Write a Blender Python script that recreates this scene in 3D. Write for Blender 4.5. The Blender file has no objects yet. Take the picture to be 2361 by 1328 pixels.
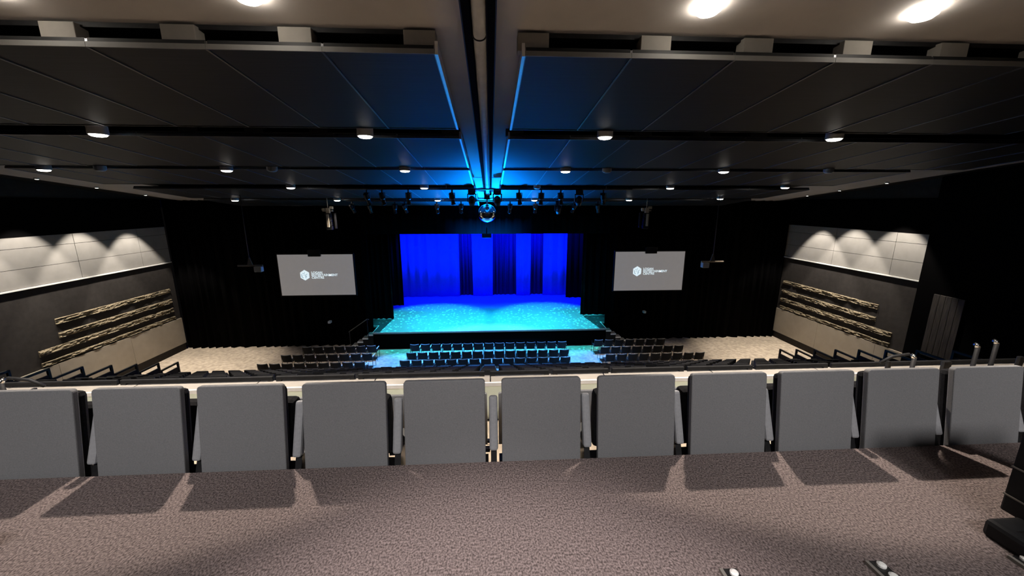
import bpy, bmesh, math, random
from mathutils import Vector, Matrix, Euler
random.seed(7)
C = bpy.context.scene.collection
R = math.radians
PI = math.pi
WORDS = ['first', 'second', 'third', 'fourth', 'fifth', 'sixth', 'seventh', 'eighth', 'ninth', 'tenth', 'eleventh',
         'twelfth', 'thirteenth', 'fourteenth', 'fifteenth', 'sixteenth']

# ------------------------------------------------------------------ materials
MATS = {}


def mat(name, col, rough=0.6, metal=0.0, var=0.0, scale=30.0, bump=0.0, emis=0.0, ecol=None, spec=0.5, col2=None, detail=3.0,
        stretch=(1, 1, 1), contrast=(0.3, 0.7), trans=0.0):
    if name in MATS:
        return MATS[name]
    m = bpy.data.materials.new(name)
    m.use_nodes = True
    nt = m.node_tree
    b = nt.nodes['Principled BSDF']
    b.inputs['Base Color'].default_value = (*col, 1)
    b.inputs['Roughness'].default_value = rough
    b.inputs['Metallic'].default_value = metal
    b.inputs['Specular IOR Level'].default_value = spec
    if trans:
        b.inputs['Transmission Weight'].default_value = trans
    if emis:
        b.inputs['Emission Color'].default_value = (*(ecol or col), 1)
        b.inputs['Emission Strength'].default_value = emis
    if var or bump or col2:
        tc = nt.nodes.new('ShaderNodeTexCoord')
        mp = nt.nodes.new('ShaderNodeMapping')
        mp.inputs['Scale'].default_value = stretch
        nz = nt.nodes.new('ShaderNodeTexNoise')
        nz.inputs['Scale'].default_value = scale
        nz.inputs['Detail'].default_value = detail
        nt.links.new(tc.outputs['Object'], mp.inputs['Vector'])
        nt.links.new(mp.outputs['Vector'], nz.inputs['Vector'])
        if var or col2:
            rp = nt.nodes.new('ShaderNodeValToRGB')
            rp.color_ramp.elements[0].position = contrast[0]
            rp.color_ramp.elements[1].position = contrast[1]
            a = tuple(max(0, c * (1 - var)) for c in col)
            z = col2 if col2 else tuple(c * (1 + var) for c in col)
            rp.color_ramp.elements[0].color = (*a, 1)
            rp.color_ramp.elements[1].color = (*z, 1)
            nt.links.new(nz.outputs['Fac'], rp.inputs['Fac'])
            nt.links.new(rp.outputs['Color'], b.inputs['Base Color'])
        if bump:
            bp = nt.nodes.new('ShaderNodeBump')
            bp.inputs['Strength'].default_value = bump
            bp.inputs['Distance'].default_value = 0.01
            nt.links.new(nz.outputs['Fac'], bp.inputs['Height'])
            nt.links.new(bp.outputs['Normal'], b.inputs['Normal'])
    MATS[name] = m
    return m


M_carpet = mat('carpet', (0.185, 0.147, 0.140), 0.95, var=0.6, scale=125, bump=1.0, detail=6, stretch=(1, 0.75, 1), contrast=(0.34, 0.68), spec=0.1)
M_hall = mat('hall_carpet', (0.44, 0.37, 0.29), 0.95, var=0.25, scale=6, detail=9, spec=0.1)
M_ceil = mat('ceiling_paint', (0.36, 0.335, 0.315), 0.8, var=0.05, scale=2)
M_panel = mat('black_panel', (0.018, 0.018, 0.019), 0.5, var=0.35, scale=14, stretch=(0.06, 6, 1), spec=0.15)
M_trim = mat('aluminium_edge', (0.78, 0.79, 0.80), 0.38, metal=1.0, var=0.05, scale=10)
M_seam = mat('dark_seam_trim', (0.22, 0.22, 0.23), 0.38, metal=1.0, var=0.1, scale=20)
M_fascia = mat('pale_front_lip', (0.12, 0.117, 0.11), 0.6, var=0.05, scale=10)
M_black = mat('black_paint', (0.012, 0.012, 0.013), 0.6, var=0.2, scale=20, spec=0.2)
M_blackmetal = mat('black_metal', (0.010, 0.010, 0.011), 0.35, var=0.2, scale=40, spec=0.4)
M_drape = mat('black_drape', (0.0020, 0.0019, 0.0021), 0.95, var=0.3, scale=40, spec=0.03)
M_leg = mat('masking_drape', (0.004, 0.004, 0.005), 0.95, var=0.3, scale=40, spec=0.03)
M_back = mat('blue_backdrop_cloth', (0.12, 0.13, 0.62), 0.9, var=0.06, scale=20, spec=0.1)
M_back_shade = mat('shaded_backdrop_cloth', (0.02, 0.02, 0.10), 0.95, var=0.15, scale=20, spec=0.05)  # shaded copy of the backdrop cloth, shade put into the colour
M_stage = mat('stage_floor', (0.42, 0.42, 0.43), 0.6, var=0.08, scale=3, stretch=(8, 0.3, 1), spec=0.2)
M_white = mat('white_paint', (0.78, 0.77, 0.74), 0.5, var=0.04, scale=12)
M_wallpanel = mat('white_acoustic_panel', (0.25, 0.24, 0.225), 0.8, var=0.06, scale=3)
M_lowpanel = mat('cream_wall_panel', (0.33, 0.285, 0.225), 0.7, var=0.06, scale=3)
M_darkwall = mat('dark_wall', (0.034, 0.030, 0.028), 0.8, var=0.15, scale=5, spec=0.2)
M_stone = mat('split_stone', (0.17, 0.138, 0.088), 0.9, var=0.6, scale=9, bump=0.6, detail=6, stretch=(1, 1, 2.5))
M_shell = mat('grey_seat_shell', (0.170, 0.170, 0.174), 0.75, var=0.10, scale=160, bump=0.08, spec=0.2)
M_pad = mat('grey_arm_pad', (0.26, 0.26, 0.27), 0.6, var=0.08, scale=60, spec=0.3)
M_cushion = mat('black_upholstery', (0.015, 0.015, 0.017), 0.9, var=0.3, scale=90, spec=0.1)
M_ledge = mat('cream_ledge', (0.25, 0.23, 0.205), 0.6, var=0.06, scale=8)
M_pale = mat('pale_front_panel', (0.66, 0.72, 0.60), 0.6, var=0.05, scale=8)
M_lamp = mat('lamp_body', (0.55, 0.54, 0.52), 0.5, var=0.05, scale=20)
M_glow = mat('lamp_glow', (1, 0.93, 0.85), 0.5, emis=12, ecol=(1, 0.93, 0.84), var=0.01, scale=5)
M_glow2 = mat('lamp_glow_bright', (1, 0.93, 0.85), 0.5, emis=55, ecol=(1, 0.92, 0.80), var=0.01, scale=5)
M_screen = mat('lit_screen', (0.3, 0.3, 0.3), 0.9, emis=0.165, ecol=(1.0, 0.93, 0.90), var=0.03, scale=4)
M_logo = mat('lit_logo', (0.8, 0.9, 1), 0.9, emis=0.85, ecol=(0.80, 0.95, 1.0), var=0.01, scale=5)
M_logodark = mat('logo_mark', (0.3, 0.4, 0.5), 0.9, emis=0.30, ecol=(0.45, 0.70, 0.85), var=0.01, scale=5)
M_mirror = mat('mirror_tile', (0.85, 0.87, 0.9), 0.08, metal=1.0, var=0.03, scale=60)
M_chrome = mat('polished_steel', (0.75, 0.74, 0.74), 0.18, metal=1.0, var=0.03, scale=30)
M_pipe = mat('grey_pipe', (0.36, 0.35, 0.34), 0.5, var=0.08, scale=6)
M_hang = mat('grey_hanger', (0.18, 0.165, 0.145), 0.8, var=0.06, scale=8)
M_wood = mat('worn_timber', (0.05, 0.042, 0.035), 0.8, var=0.7, scale=5, stretch=(8, 8, 0.35), detail=5)
M_tan = mat('tan_metal', (0.45, 0.38, 0.28), 0.5, var=0.2, scale=30)
M_chair = mat('black_mesh_chair', (0.013, 0.013, 0.014), 0.7, var=0.3, scale=120, spec=0.3)
M_chairtop_lit = mat('chair_top_rail_lit', (0.20, 0.20, 0.20), 0.5, var=0.1, scale=50)  # paler than the chair, light from above put into the colour
M_armpad = mat('chair_arm', (0.62, 0.62, 0.64), 0.45, var=0.05, scale=50)
M_step = mat('black_step_carpet', (0.012, 0.011, 0.011), 0.95, var=0.3, scale=40, spec=0.05)
M_lens = mat('lens_glass', (0.35, 0.5, 0.6), 0.15, var=0.05, scale=20, spec=0.8)
M_rake = mat('rake_seat', (0.045, 0.045, 0.048), 0.7, var=0.25, scale=60, spec=0.3)


# ------------------------------------------------------------------ mesh helpers
class MB:
    def __init__(self):
        self.bm = bmesh.new()

    def box(self, x0, x1, y0, y1, z0, z1, m=None, bev=0.0):
        v = [self.bm.verts.new((x, y, z)) for x in (x0, x1) for y in (y0, y1) for z in (z0, z1)]
        fs = [(0, 1, 3, 2), (4, 6, 7, 5), (0, 4, 5, 1), (2, 3, 7, 6), (0, 2, 6, 4), (1, 5, 7, 3)]
        faces = [self.bm.faces.new([v[i] for i in f]) for f in fs]
        if bev:
            edges = list({e for f in faces for e in f.edges})
            bmesh.ops.bevel(self.bm, geom=edges, offset=bev, segments=2, profile=0.5, affect='EDGES')
        return self

    def hexa(self, pts, bev=0.0):
        """8 points ordered as box: (x0y0z0, x0y0z1, x0y1z0, x0y1z1, x1y0z0, x1y0z1, x1y1z0, x1y1z1)"""
        v = [self.bm.verts.new(p) for p in pts]
        fs = [(0, 1, 3, 2), (4, 6, 7, 5), (0, 4, 5, 1), (2, 3, 7, 6), (0, 2, 6, 4), (1, 5, 7, 3)]
        faces = [self.bm.faces.new([v[i] for i in f]) for f in fs]
        if bev:
            edges = list({e for f in faces for e in f.edges})
            bmesh.ops.bevel(self.bm, geom=edges, offset=bev, segments=2, profile=0.5, affect='EDGES')
        return self

    def tube(self, pts, r, seg=10, r2=None):
        pts = [Vector(p) for p in pts]
        rings = []
        n = len(pts)
        up0 = Vector((0, 0, 1))
        for i, p in enumerate(pts):
            d = (pts[min(i + 1, n - 1)] - pts[max(i - 1, 0)]).normalized()
            u = up0 if abs(d.dot(up0)) < 0.95 else Vector((1, 0, 0))
            a = d.cross(u).normalized()
            b = d.cross(a).normalized()
            rr = r if r2 is None else r + (r2 - r) * i / (n - 1)
            rings.append([self.bm.verts.new(p + a * rr * math.cos(2 * PI * k / seg) + b * rr * math.sin(2 * PI * k / seg)) for k in range(seg)])
        for i in range(n - 1):
            for k in range(seg):
                self.bm.faces.new((rings[i][k], rings[i][(k + 1) % seg], rings[i + 1][(k + 1) % seg], rings[i + 1][k]))
        self.bm.faces.new(rings[0][::-1])
        self.bm.faces.new(rings[-1])
        return self

    def lathe(self, prof, loc=(0, 0, 0), seg=24):
        """prof: list of (r, z)"""
        rings = []
        for r, z in prof:
            rings.append([self.bm.verts.new((loc[0] + r * math.cos(2 * PI * k / seg), loc[1] + r * math.sin(2 * PI * k / seg), loc[2] + z)) for k in range(seg)])
        for i in range(len(rings) - 1):
            for k in range(seg):
                self.bm.faces.new((rings[i][k], rings[i][(k + 1) % seg], rings[i + 1][(k + 1) % seg], rings[i + 1][k]))
        self.bm.faces.new(rings[0][::-1])
        self.bm.faces.new(rings[-1])
        return self

    def prism(self, poly, axis, a0, a1):
        """extrude 2-D polygon along axis ('x','y','z')"""
        def P(u, v, a):
            return {'x': (a, u, v), 'y': (u, a, v), 'z': (u, v, a)}[axis]
        A = [self.bm.verts.new(P(u, v, a0)) for u, v in poly]
        B = [self.bm.verts.new(P(u, v, a1)) for u, v in poly]
        n = len(poly)
        self.bm.faces.new(A)
        self.bm.faces.new(B[::-1])
        for i in range(n):
            self.bm.faces.new((A[i], B[i], B[(i + 1) % n], A[(i + 1) % n]))
        return self

    def rot(self, mtx):
        bmesh.ops.transform(self.bm, matrix=mtx, verts=self.bm.verts)
        return self

    def build(self, name, material, parent=None, smooth=False, loc=None):
        bmesh.ops.recalc_face_normals(self.bm, faces=self.bm.faces)
        me = bpy.data.meshes.new(name)
        self.bm.to_mesh(me)
        self.bm.free()
        me.materials.append(material)
        if smooth:
            for p in me.polygons:
                p.use_smooth = True
        o = bpy.data.objects.new(name, me)
        C.objects.link(o)
        if parent is not None:
            o.parent = parent
        if loc:
            o.location = loc
        return o


def tag(o, label=None, cat=None, group=None, kind=None):
    if label:
        o['label'] = label
    if cat:
        o['category'] = cat
    if group:
        o['group'] = group
    if kind:
        o['kind'] = kind
    return o


def thing(name, label, cat, loc=(0, 0, 0), rz=0.0, group=None):
    o = bpy.data.objects.new(name, None)
    o.empty_display_size = 0.1
    C.objects.link(o)
    o.location = loc
    o.rotation_euler = (0, 0, rz)
    return tag(o, label, cat, group)


def dup(src, loc=None, rot=None, label=None, group=None, skip=()):
    r = src.copy()
    C.objects.link(r)
    if loc is not None:
        r.location = loc
    if rot is not None:
        r.rotation_euler = rot
    if label:
        r['label'] = label
    if group:
        r['group'] = group
    for ch in list(src.children):
        if ch.name.split('.')[0] in skip:
            continue
        c = ch.copy()
        C.objects.link(c)
        c.parent = r
        for g in ch.children:
            d = g.copy()
            C.objects.link(d)
            d.parent = c
    return r


def struct(o, label, cat):
    return tag(o, label, cat, kind='structure')


# ------------------------------------------------------------------ camera
cam_d = bpy.data.cameras.new('camera')
cam = bpy.data.objects.new('camera', cam_d)
C.objects.link(cam)
cam_d.sensor_width = 36.0
cam_d.sensor_fit = 'HORIZONTAL'
cam_d.lens = 890.0 / 2361 * 36.0
cam_d.clip_start = 0.05
cam_d.clip_end = 200
cam.location = (0, 0, 1.5)
cam.rotation_euler = (R(90 - 12.4), 0, R(-3.2))
bpy.context.scene.camera = cam

# ------------------------------------------------------------------ constants
FZ = -6.45          # hall floor
SZ = -5.45          # stage floor


def CP(y):          # underside of the hung ceiling panels
    return 3.67 - 0.1086 * y


SLOPE = -math.atan(0.1086)
CH = 0.30           # ceiling above panel underside

# ------------------------------------------------------------------ room shell
o = MB().box(-17.4, 17.6, 14.0, 31.0, FZ - 0.2, FZ).build('floor', M_hall)
struct(o, 'beige carpeted hall floor in front of the stage', 'floor')
o = MB().box(-17.4, 17.4, -4.0, 2.02, -0.3, 0.0).build('floor_balcony', M_carpet)
struct(o, 'flecked grey brown carpet of the top tier behind the grey seats', 'floor')
o = MB().box(-17.4, 17.4, 2.02, 2.92, -0.8, -0.5).build('floor_tier', M_hall)
struct(o, 'carpeted tier under the front row of grey seats', 'floor')
o = MB().box(-17.4, 17.4, 2.92, 4.28, -1.4, -1.1).build('floor_tier', M_hall)
struct(o, 'carpeted tier between the grey seats and the cream ledge', 'floor')

# sloping ceiling slab
mb = MB()
x0, x1, ya, yb = -16.1, 16.3, -4.0, 21.6
za, zb = CP(ya) + CH, CP(yb) + CH
mb.hexa([(x0, ya, za), (x0, ya, za + .3), (x0, yb, zb), (x0, yb, zb + .3), (x1, ya, za), (x1, ya, za + .3), (x1, yb, zb), (x1, yb, zb + .3)])
struct(mb.build('ceiling', M_ceil), 'grey sloping ceiling above the black panels', 'ceiling')
for n_, xa, xb in (('ceiling', -13.1, -.66), ('ceiling', .48, 12.9)):  # added black boards keep the unlit gaps over the panels dark
    mb = MB()
    yA, yB = 4.98, 21.45
    zA, zB = CP(yA) + CH, CP(yB) + CH
    mb.hexa([(xa, yA, zA - .05), (xa, yA, zA), (xa, yB, zB - .05), (xa, yB, zB), (xb, yA, zA - .05), (xb, yA, zA), (xb, yB, zB - .05), (xb, yB, zB)])
    struct(mb.build(n_, M_black), 'added black board darkening the ceiling void above the hung panels %s of the pipe' % ('left' if xa < 0 else 'right'), 'ceiling')
# dark bulkheads between ceiling edge and side walls
for s, xa, xb in ((-1, -17.4, -16.1), (1, 16.3, 17.6)):
    mb = MB()
    mb.hexa([(xa, ya, za + .02), (xa, ya, za + .3), (xa, yb, zb + .02), (xa, yb, zb + .3), (xb, ya, za + .02), (xb, ya, za + .3), (xb, yb, zb + .02), (xb, yb, zb + .3)])
    mb.hexa([(xa, ya, za - .35), (xa, ya, za + .1), (xa, yb, zb - .35), (xa, yb, zb + .1)] + [(xa + .35 if s < 0 else xa - 0, ya, za - .35), (xa + .35 if s < 0 else xa, ya, za + .1), (xa + .35 if s < 0 else xa, yb, zb - .35), (xa + .35 if s < 0 else xa, yb, zb + .1)]) if s < 0 else \
        mb.hexa([(xb - .35, ya, za - .35), (xb - .35, ya, za + .1), (xb - .35, yb, zb - .35), (xb - .35, yb, zb + .1), (xb, ya, za - .35), (xb, ya, za + .1), (xb, yb, zb - .35), (xb, yb, zb + .1)])
    struct(mb.build('trim_1' if s < 0 else 'trim_2', M_black), 'dark bulkhead along the ceiling edge over the %s side wall' % ('left' if s < 0 else 'right'), 'ceiling trim')

# side walls -------------------------------------------------------
def side_wall(name, side, X, y0, y1):
    s = -1 if side == 'left' else 1
    xa, xb = (X - .25, X) if s < 0 else (X, X + .25)
    w = MB().box(xa, xb, y0, y1, FZ - .2, 4.2).build(name, M_darkwall)
    struct(w, 'dark %s side wall with white panels on top and cream panels below' % side, 'wall')
    # white upper panels, three courses
    mb = MB()
    xi, xo = (X, X + .05) if s < 0 else (X - .05, X)
    ys = [y0, y0 + 1.4]
    while ys[-1] + 2.9 < y1:
        ys.append(ys[-1] + 2.9)
    ys.append(y1)
    for i in range(len(ys) - 1):
        for z0, z1 in ((-1.52, -.83), (-.83, -.10), (-.10, .30)):
            mb.box(xi, xo, ys[i] + .008, ys[i + 1] - .008, z0 + .008, z1 - .008)
    mb.build('acoustic_panel', M_wallpanel, w)
    mb = MB()
    for i in range(len(ys) - 1):
        mb.box(xi, xo, ys[i], ys[i + 1], .30, 1.7)
    mb.build('shaded_upper_panel', M_drape, w)  # white wall out of the lamps' reach, unlit tone put in as black
    mb = MB()
    xi, xo = (X, X + .09) if s < 0 else (X - .09, X)
    mb.box(xi, xo, y0, y1, -1.58, -1.53)
    mb.build('ledge_trim', M_white, w)
    mb = MB()
    xi, xo = (X, X + .06) if s < 0 else (X - .06, X)
    y = y1
    while y > y0:
        mb.box(xi, xo, max(y0, y - 3.1) + .006, y - .006, -6.06, -4.64)
        y -= 3.1
    mb.build('lower_panel', M_lowpanel, w)
    return w


side_wall('wall_left', 'left', -17.0, 12.45, 21.3)
side_wall('wall_right', 'right', 17.2, 14.05, 21.6)
# dark walls nearer the camera
o = MB().box(-17.25, -16.9, -4.2, 12.45, FZ, 4.4).build('wall_left', M_drape)
struct(o, 'black wall stretch beside the upper tiers', 'wall')
o = MB().box(16.9, 17.6, -4.2, 14.05, FZ, 4.4).build('wall_right', M_drape)
struct(o, 'black wall stretch that steps in before the white panels', 'wall')
o = MB().box(-17.4, 17.6, -4.3, -4.0, -1, 5).build('wall_back', M_darkwall)
struct(o, 'dark rear wall behind the top tier', 'wall')
o = MB().box(-17.6, 17.8, 30.0, 30.3, FZ, 6).build('wall_front', M_drape)
struct(o, 'black end wall behind the stage backdrop', 'wall')

# stone relief strips on the side walls ------------------------------
def stone_strip(X, s, y0, y1, z0, z1, seed):
    rnd = random.Random(seed)
    mb = MB()
    ny, nz = int((y1 - y0) / .06), 6
    hs = {}
    # courses of split stone: blocks of random length & depth
    dep = [[0] * (ny + 1) for _ in range(nz)]
    for c in range(nz):
        j = 0
        while j <= ny:
            L = rnd.randint(2, 7)
            d = rnd.uniform(.01, .09)
            for q in range(j, min(ny + 1, j + L)):
                dep[c][q] = d + rnd.uniform(-.012, .012)
            j += L
    V = []
    for c in range(nz):
        row = []
        for j in range(ny + 1):
            y = y0 + (y1 - y0) * j / ny
            z = z0 + (z1 - z0) * (c + rnd.uniform(.35, .65)) / nz
            row.append(mb.bm.verts.new((X - s * dep[c][j], y, z)))
        V.append(row)
    bot = [mb.bm.verts.new((X, y0 + (y1 - y0) * j / ny, z0)) for j in range(ny + 1)]
    top = [mb.bm.verts.new((X, y0 + (y1 - y0) * j / ny, z1)) for j in range(ny + 1)]
    V = [bot] + V + [top]
    for a in range(len(V) - 1):
        for j in range(ny):
            mb.bm.faces.new((V[a][j], V[a][j + 1], V[a + 1][j + 1], V[a + 1][j]))
    mb.bm.faces.new([r[0] for r in V])
    mb.bm.faces.new([r[-1] for r in V][::-1])
    mb.bm.faces.new((bot[0], top[0], top[-1], bot[-1]))
    return mb


for side, X, s, ya_, yb_, ye in (('left', -17.0, -1, 15.4, 14.6, 20.9), ('right', 17.2, 1, 15.65, 14.85, 21.3)):
    t = thing('stone_feature', 'rough golden split stone bands on the dark %s side wall' % side, 'wall decoration', (X, 18, FZ), group='stone wall features')
    for i, (z0, z1, yy) in enumerate(((-3.14, -2.91, ya_), (-3.70, -3.48, ya_), (-4.18, -3.95, yb_), (-4.60, -4.42, yb_))):
        ob = stone_strip(X, s, yy, ye, z0, z1, i * 7 + (s > 0)).build('stone_band', M_stone, t)
        ob.location = (-X, -18, -FZ)
# worn timber panel on the black right wall
t = thing('timber_panel', 'worn grey timber panel on the black wall past the white panels', 'panel', (16.9, 12.9, -6.2))
mb = MB()
for i in range(5):
    a = -.46 + i * .2 - .04
    mb.box(-.05, 0, a, a + .19, 1.9, 4.32, bev=.004)
mb.build('plank', M_wood, t)

# ------------------------------------------------------------------ ceiling panels
ROWS = [(4.86, 7.68), (8.30, 11.18), (11.56, 14.22), (15.3, 18.05), (18.75, 21.2)]
COLW = 1.24


def make_panel(L, side, near=False):
    """origin: inner edge, near end, underside. Runs +y; x grows outward for side=+1"""
    t = thing('ceiling_panel', 'x', 'ceiling panel')
    s = side
    a, b = sorted((0.0, s * (COLW - .0)))
    mb = MB()
    mb.box(a + .012, b - .012, .012, L - .012, .012, .10)
    mb.build('board', M_panel, t)
    mb = MB()
    w = .010
    mb.box(a + .002, b - .002, L - w, L, 0, .09)
    mb.box(a + .002, a + .002 + w, w, L - w, 0, .09)
    mb.box(b - .002 - w, b - .002, w, L - w, 0, .09)
    mb.build('edge_trim', M_seam, t)
    mb = MB()
    mb.box(a + .002, b - .002, -.004, w, 0, .055)
    mb.build('front_lip', M_fascia if near else M_seam, t)
    return t


XI = {-1: -0.60, 1: 0.42}
ROWN = ['nearest row', 'second row', 'third row', 'fourth row', 'fifth row']
for ri, (y0, y1) in enumerate(ROWS):
    L = (y1 - y0) / math.cos(SLOPE)
    for s in (-1, 1):
        proto = None
        ncol = (8, 11, 10, 10, 10)[ri]
        for c in range(ncol):
            x = XI[s] + s * c * COLW
            lab = 'black ceiling panel, %s from the centre pipe on its %s, in the %s' % (WORDS[c], 'left' if s < 0 else 'right', ROWN[ri])
            if proto is None:
                proto = make_panel(L, s, ri == 0)
                p = proto
                # wider bright inner edge facing the centre channel
                mb = MB()
                a, b = sorted((0, -s * .035))
                mb.box(a, b, 0, L, -.005, .14)
                mb.build('channel_edge', M_trim, p)
            else:
                p = dup(proto, skip=('channel_edge',))
            p.location = (x, y0, CP(y0))
            p.rotation_euler = (SLOPE, 0, 0)
            p['label'] = lab
            p['group'] = 'black ceiling panels'

# hanger boxes above the near edge of the first two panel rows
for ri, (yy, w) in enumerate(((4.99, .36), (8.42, .36))):
    k = 0
    xs = [XI[-1] - .12 - c * COLW - (.18 if c else .05) for c in range(6)] + [XI[1] + .2 + c * COLW + (.1 if c else -.1) for c in range(6)]
    for x in xs:
        if ri == 1 and min(abs(x - q) for q in (-7.2, -2.35, 2.25, 6.9)) < .45:
            k += 1
            continue
        sd = 'left' if x < 0 else 'right'
        n = k % 6
        o = MB().box(-w / 2, w / 2, -.08, .08, 0, .19 if ri == 0 else .14, bev=.006).build('hanger_box', M_hang if ri == 0 else M_black)
        o.location = (x, yy, CP(yy) + .085)
        tag(o, 'hanger box above the %s panels, %s to the %s of the pipe' % (('nearest' if ri == 0 else 'second row of'), WORDS[n], sd), 'bracket', 'ceiling hangers')
        k += 1

# centre channel: pipe between two black rails
PX = -0.09
ang = math.atan2(-.1086, 1)


def along(y, dz):
    return CP(y) + CH + dz


t = thing('service_pipe', 'long grey pipe running along the middle of the ceiling between black rails', 'pipe', (PX, 3.0, along(3, 0)))
mb = MB()
mb.tube([(0, -4, along(-1, -.16) - along(3, 0)), (0, 14.6, along(17.6, -.16) - along(3, 0))], .072, 14)
mb.build('pipe', M_pipe, t, smooth=True)
for sx in (-1, 1):
    mb = MB()
    a, b = sorted((sx * .085, sx * .165))
    mb.hexa([(a, -4, along(-1, -.2) - along(3, 0)), (a, -4, along(-1, 0) - along(3, 0)), (a, 14.8, along(17.8, -.2) - along(3, 0)), (a, 14.8, along(17.8, 0) - along(3, 0)),
             (b, -4, along(-1, -.2) - along(3, 0)), (b, -4, along(-1, 0) - along(3, 0)), (b, 14.8, along(17.8, -.2) - along(3, 0)), (b, 14.8, along(17.8, 0) - along(3, 0))])
    mb.build('rail', M_drape, t)
    mb = MB()
    a, b = sorted((sx * .165, sx * .178))
    mb.hexa([(a, -4, along(-1, -.2) - along(3, 0)), (a, -4, along(-1, -.17) - along(3, 0)), (a, 8, along(11, -.2) - along(3, 0)), (a, 8, along(11, -.17) - along(3, 0)),
             (b, -4, along(-1, -.2) - along(3, 0)), (b, -4, along(-1, -.17) - along(3, 0)), (b, 8, along(11, -.2) - along(3, 0)), (b, 8, along(11, -.17) - along(3, 0))])
    mb.build('rail_lip', M_black, t)
mb = MB()
pts = []
for i in range(13):
    f = PI * i / 12
    pts.append((-.07 * math.cos(f), 1.6, along(4.6, -.16) - along(3, 0) - .07 - .05 * math.sin(f)))
mb.tube(pts, .008, 6)
mb.build('cable_loop', M_black, t, smooth=True)

# mirror ball
t = thing('mirror_ball', 'mirrored ball hanging at the stage end of the ceiling pipe', 'mirror ball', (-.13, 18.2, 1.04))
mb = MB()
prof = [(.42 * math.sin(PI * (i + .06) / 32.12), .42 * -math.cos(PI * (i + .06) / 32.12)) for i in range(33)]
mb.lathe(prof, (0, 0, 0), 56)
mb.build('ball', M_mirror, t, smooth=True)
mb = MB()
mb.tube([(0, 0, .40), (0, 0, .64)], .035, 10)
mb.build('rod', M_lamp, t, smooth=True)
mb = MB()
mb.box(-.13, .13, -.11, .11, .62, .86, bev=.015)
mb.build('motor_box', M_blackmetal, t)
mb = MB()
mb.box(-.5, .5, -.02, .02, .68, .71)
mb.build('cross_bar', M_blackmetal, t)

# ------------------------------------------------------------------ downlights
def make_downlight(r, h, lit):
    t = thing('downlight', 'x', 'ceiling light')
    mb = MB()
    mb.lathe([(r * .93, h), (r, h - .01), (r, .012), (r * .97, 0), (r * .86, 0.0)], (0, 0, 0), 28)
    mb.build('housing', M_lamp, t, smooth=False)
    mb = MB()
    mb.lathe([(r * .86, .004), (r * .84, -.012), (r * .7, -.028), (r * .4, -.038), (r * .05, -.040)], (0, 0, 0), 28)
    mb.build('diffuser', M_glow if lit else M_lamp, t, smooth=True)
    return t


def spot(name, loc, target, power, angle, blend, col=(1, .92, .82), radius=.08):
    d = bpy.data.lights.new(name, 'SPOT')
    d.energy = power
    d.spot_size = R(angle)
    d.spot_blend = blend
    d.color = col
    d.shadow_soft_size = radius
    o = bpy.data.objects.new(name, d)
    C.objects.link(o)
    o.location = loc
    v = Vector(target) - Vector(loc)
    o.rotation_euler = v.to_track_quat('-Z', 'Y').to_euler()
    return o


proto_on, proto_off, proto_flush = None, None, None
WARM = (1.0, .88, .76)
LAMPS = []
for x, y in ((-4.75, 4.42), (-2.32, 4.40), (2.28, 4.40), (4.62, 4.38)):
    LAMPS.append((x, y, 1, 0))
for x, y in ((-7.2, 7.98), (-2.35, 7.93), (2.25, 7.85), (6.9, 7.82)):
    LAMPS.append((x, y, 1, 1))
for x, y in ((-11.85, 11.4), (-7.15, 11.38), (-2.34, 11.3), (2.15, 11.3), (6.75, 11.25)):
    LAMPS.append((x, y, 1, 2))
for x, y in ((-10.38, 11.35), (-5.92, 11.33), (3.34, 11.3), (9.88, 11.2)):
    LAMPS.append((x, y, 0, 2))
for x, y in ((-7.02, 14.5), (-2.35, 14.48), (6.67, 14.4), (10.94, 14.2)):
    LAMPS.append((x, y, 1, 3))
LAMPS.append((1.72, 14.42, 0, 3))
for x, y in ((-11.34, 18.3), (-6.87, 18.25), (-2.38, 18.25), (2.05, 18.2), (6.47, 18.1), (10.54, 17.6)):
    LAMPS.append((x, y, 1, 4))
LROW = ['row before the nearest panels', 'row past the nearest panels', 'row past the second panels',
        'row past the third panels', 'row past the fourth panels']
POW = [1350, 620, 900, 1000, 1000]
cnt = {}
tot = {}
for l in LAMPS:
    tot[(l[2], l[3])] = tot.get((l[2], l[3]), 0) + 1
for x, y, lit, row in sorted(LAMPS, key=lambda l: (l[3], l[2], l[0])):
    k = cnt.get((lit, row), 0)
    cnt[(lit, row)] = k + 1
    if lit and row == 0:
        if proto_flush is None:
            proto_flush = p = make_downlight(.13, .05, True)
            p.children[1].data.materials[0] = M_glow2
        else:
            p = dup(proto_flush)
    elif lit:
        if proto_on is None:
            proto_on = p = make_downlight(.15, .16, True)
        else:
            p = dup(proto_on)
    else:
        if proto_off is None:
            proto_off = p = make_downlight(.13, .12, False)
        else:
            p = dup(proto_off)
    z = CP(y) + CH - .052 if row == 0 else CP(y) - .07
    p.location = (x, y, z)
    hang = None
    p['group'] = 'lit round downlights' if lit else 'unlit round downlights'
    p['label'] = ('lit' if lit else 'unlit') + ' round downlight, %s from the left in the %s' % (WORDS[k], LROW[row])
    if lit:
        spot('downlight_beam', (x, y, z - .05), (x + (0 if row < 2 or abs(x) < 3 else math.copysign(1.0, x)), y, z - 5), POW[row] * (.12 if row > 1 and abs(x) < 3 else 1.0), 87 if row == 0 else (84 if row == 1 else 52), .08 if row == 0 else .7, WARM, .05 if row == 0 else .13)
# stems of the downlights up to the ceiling
for p in [o for o in C.objects if o.type == 'EMPTY' and o.name.split('.')[0] == 'downlight']:
    pass

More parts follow.
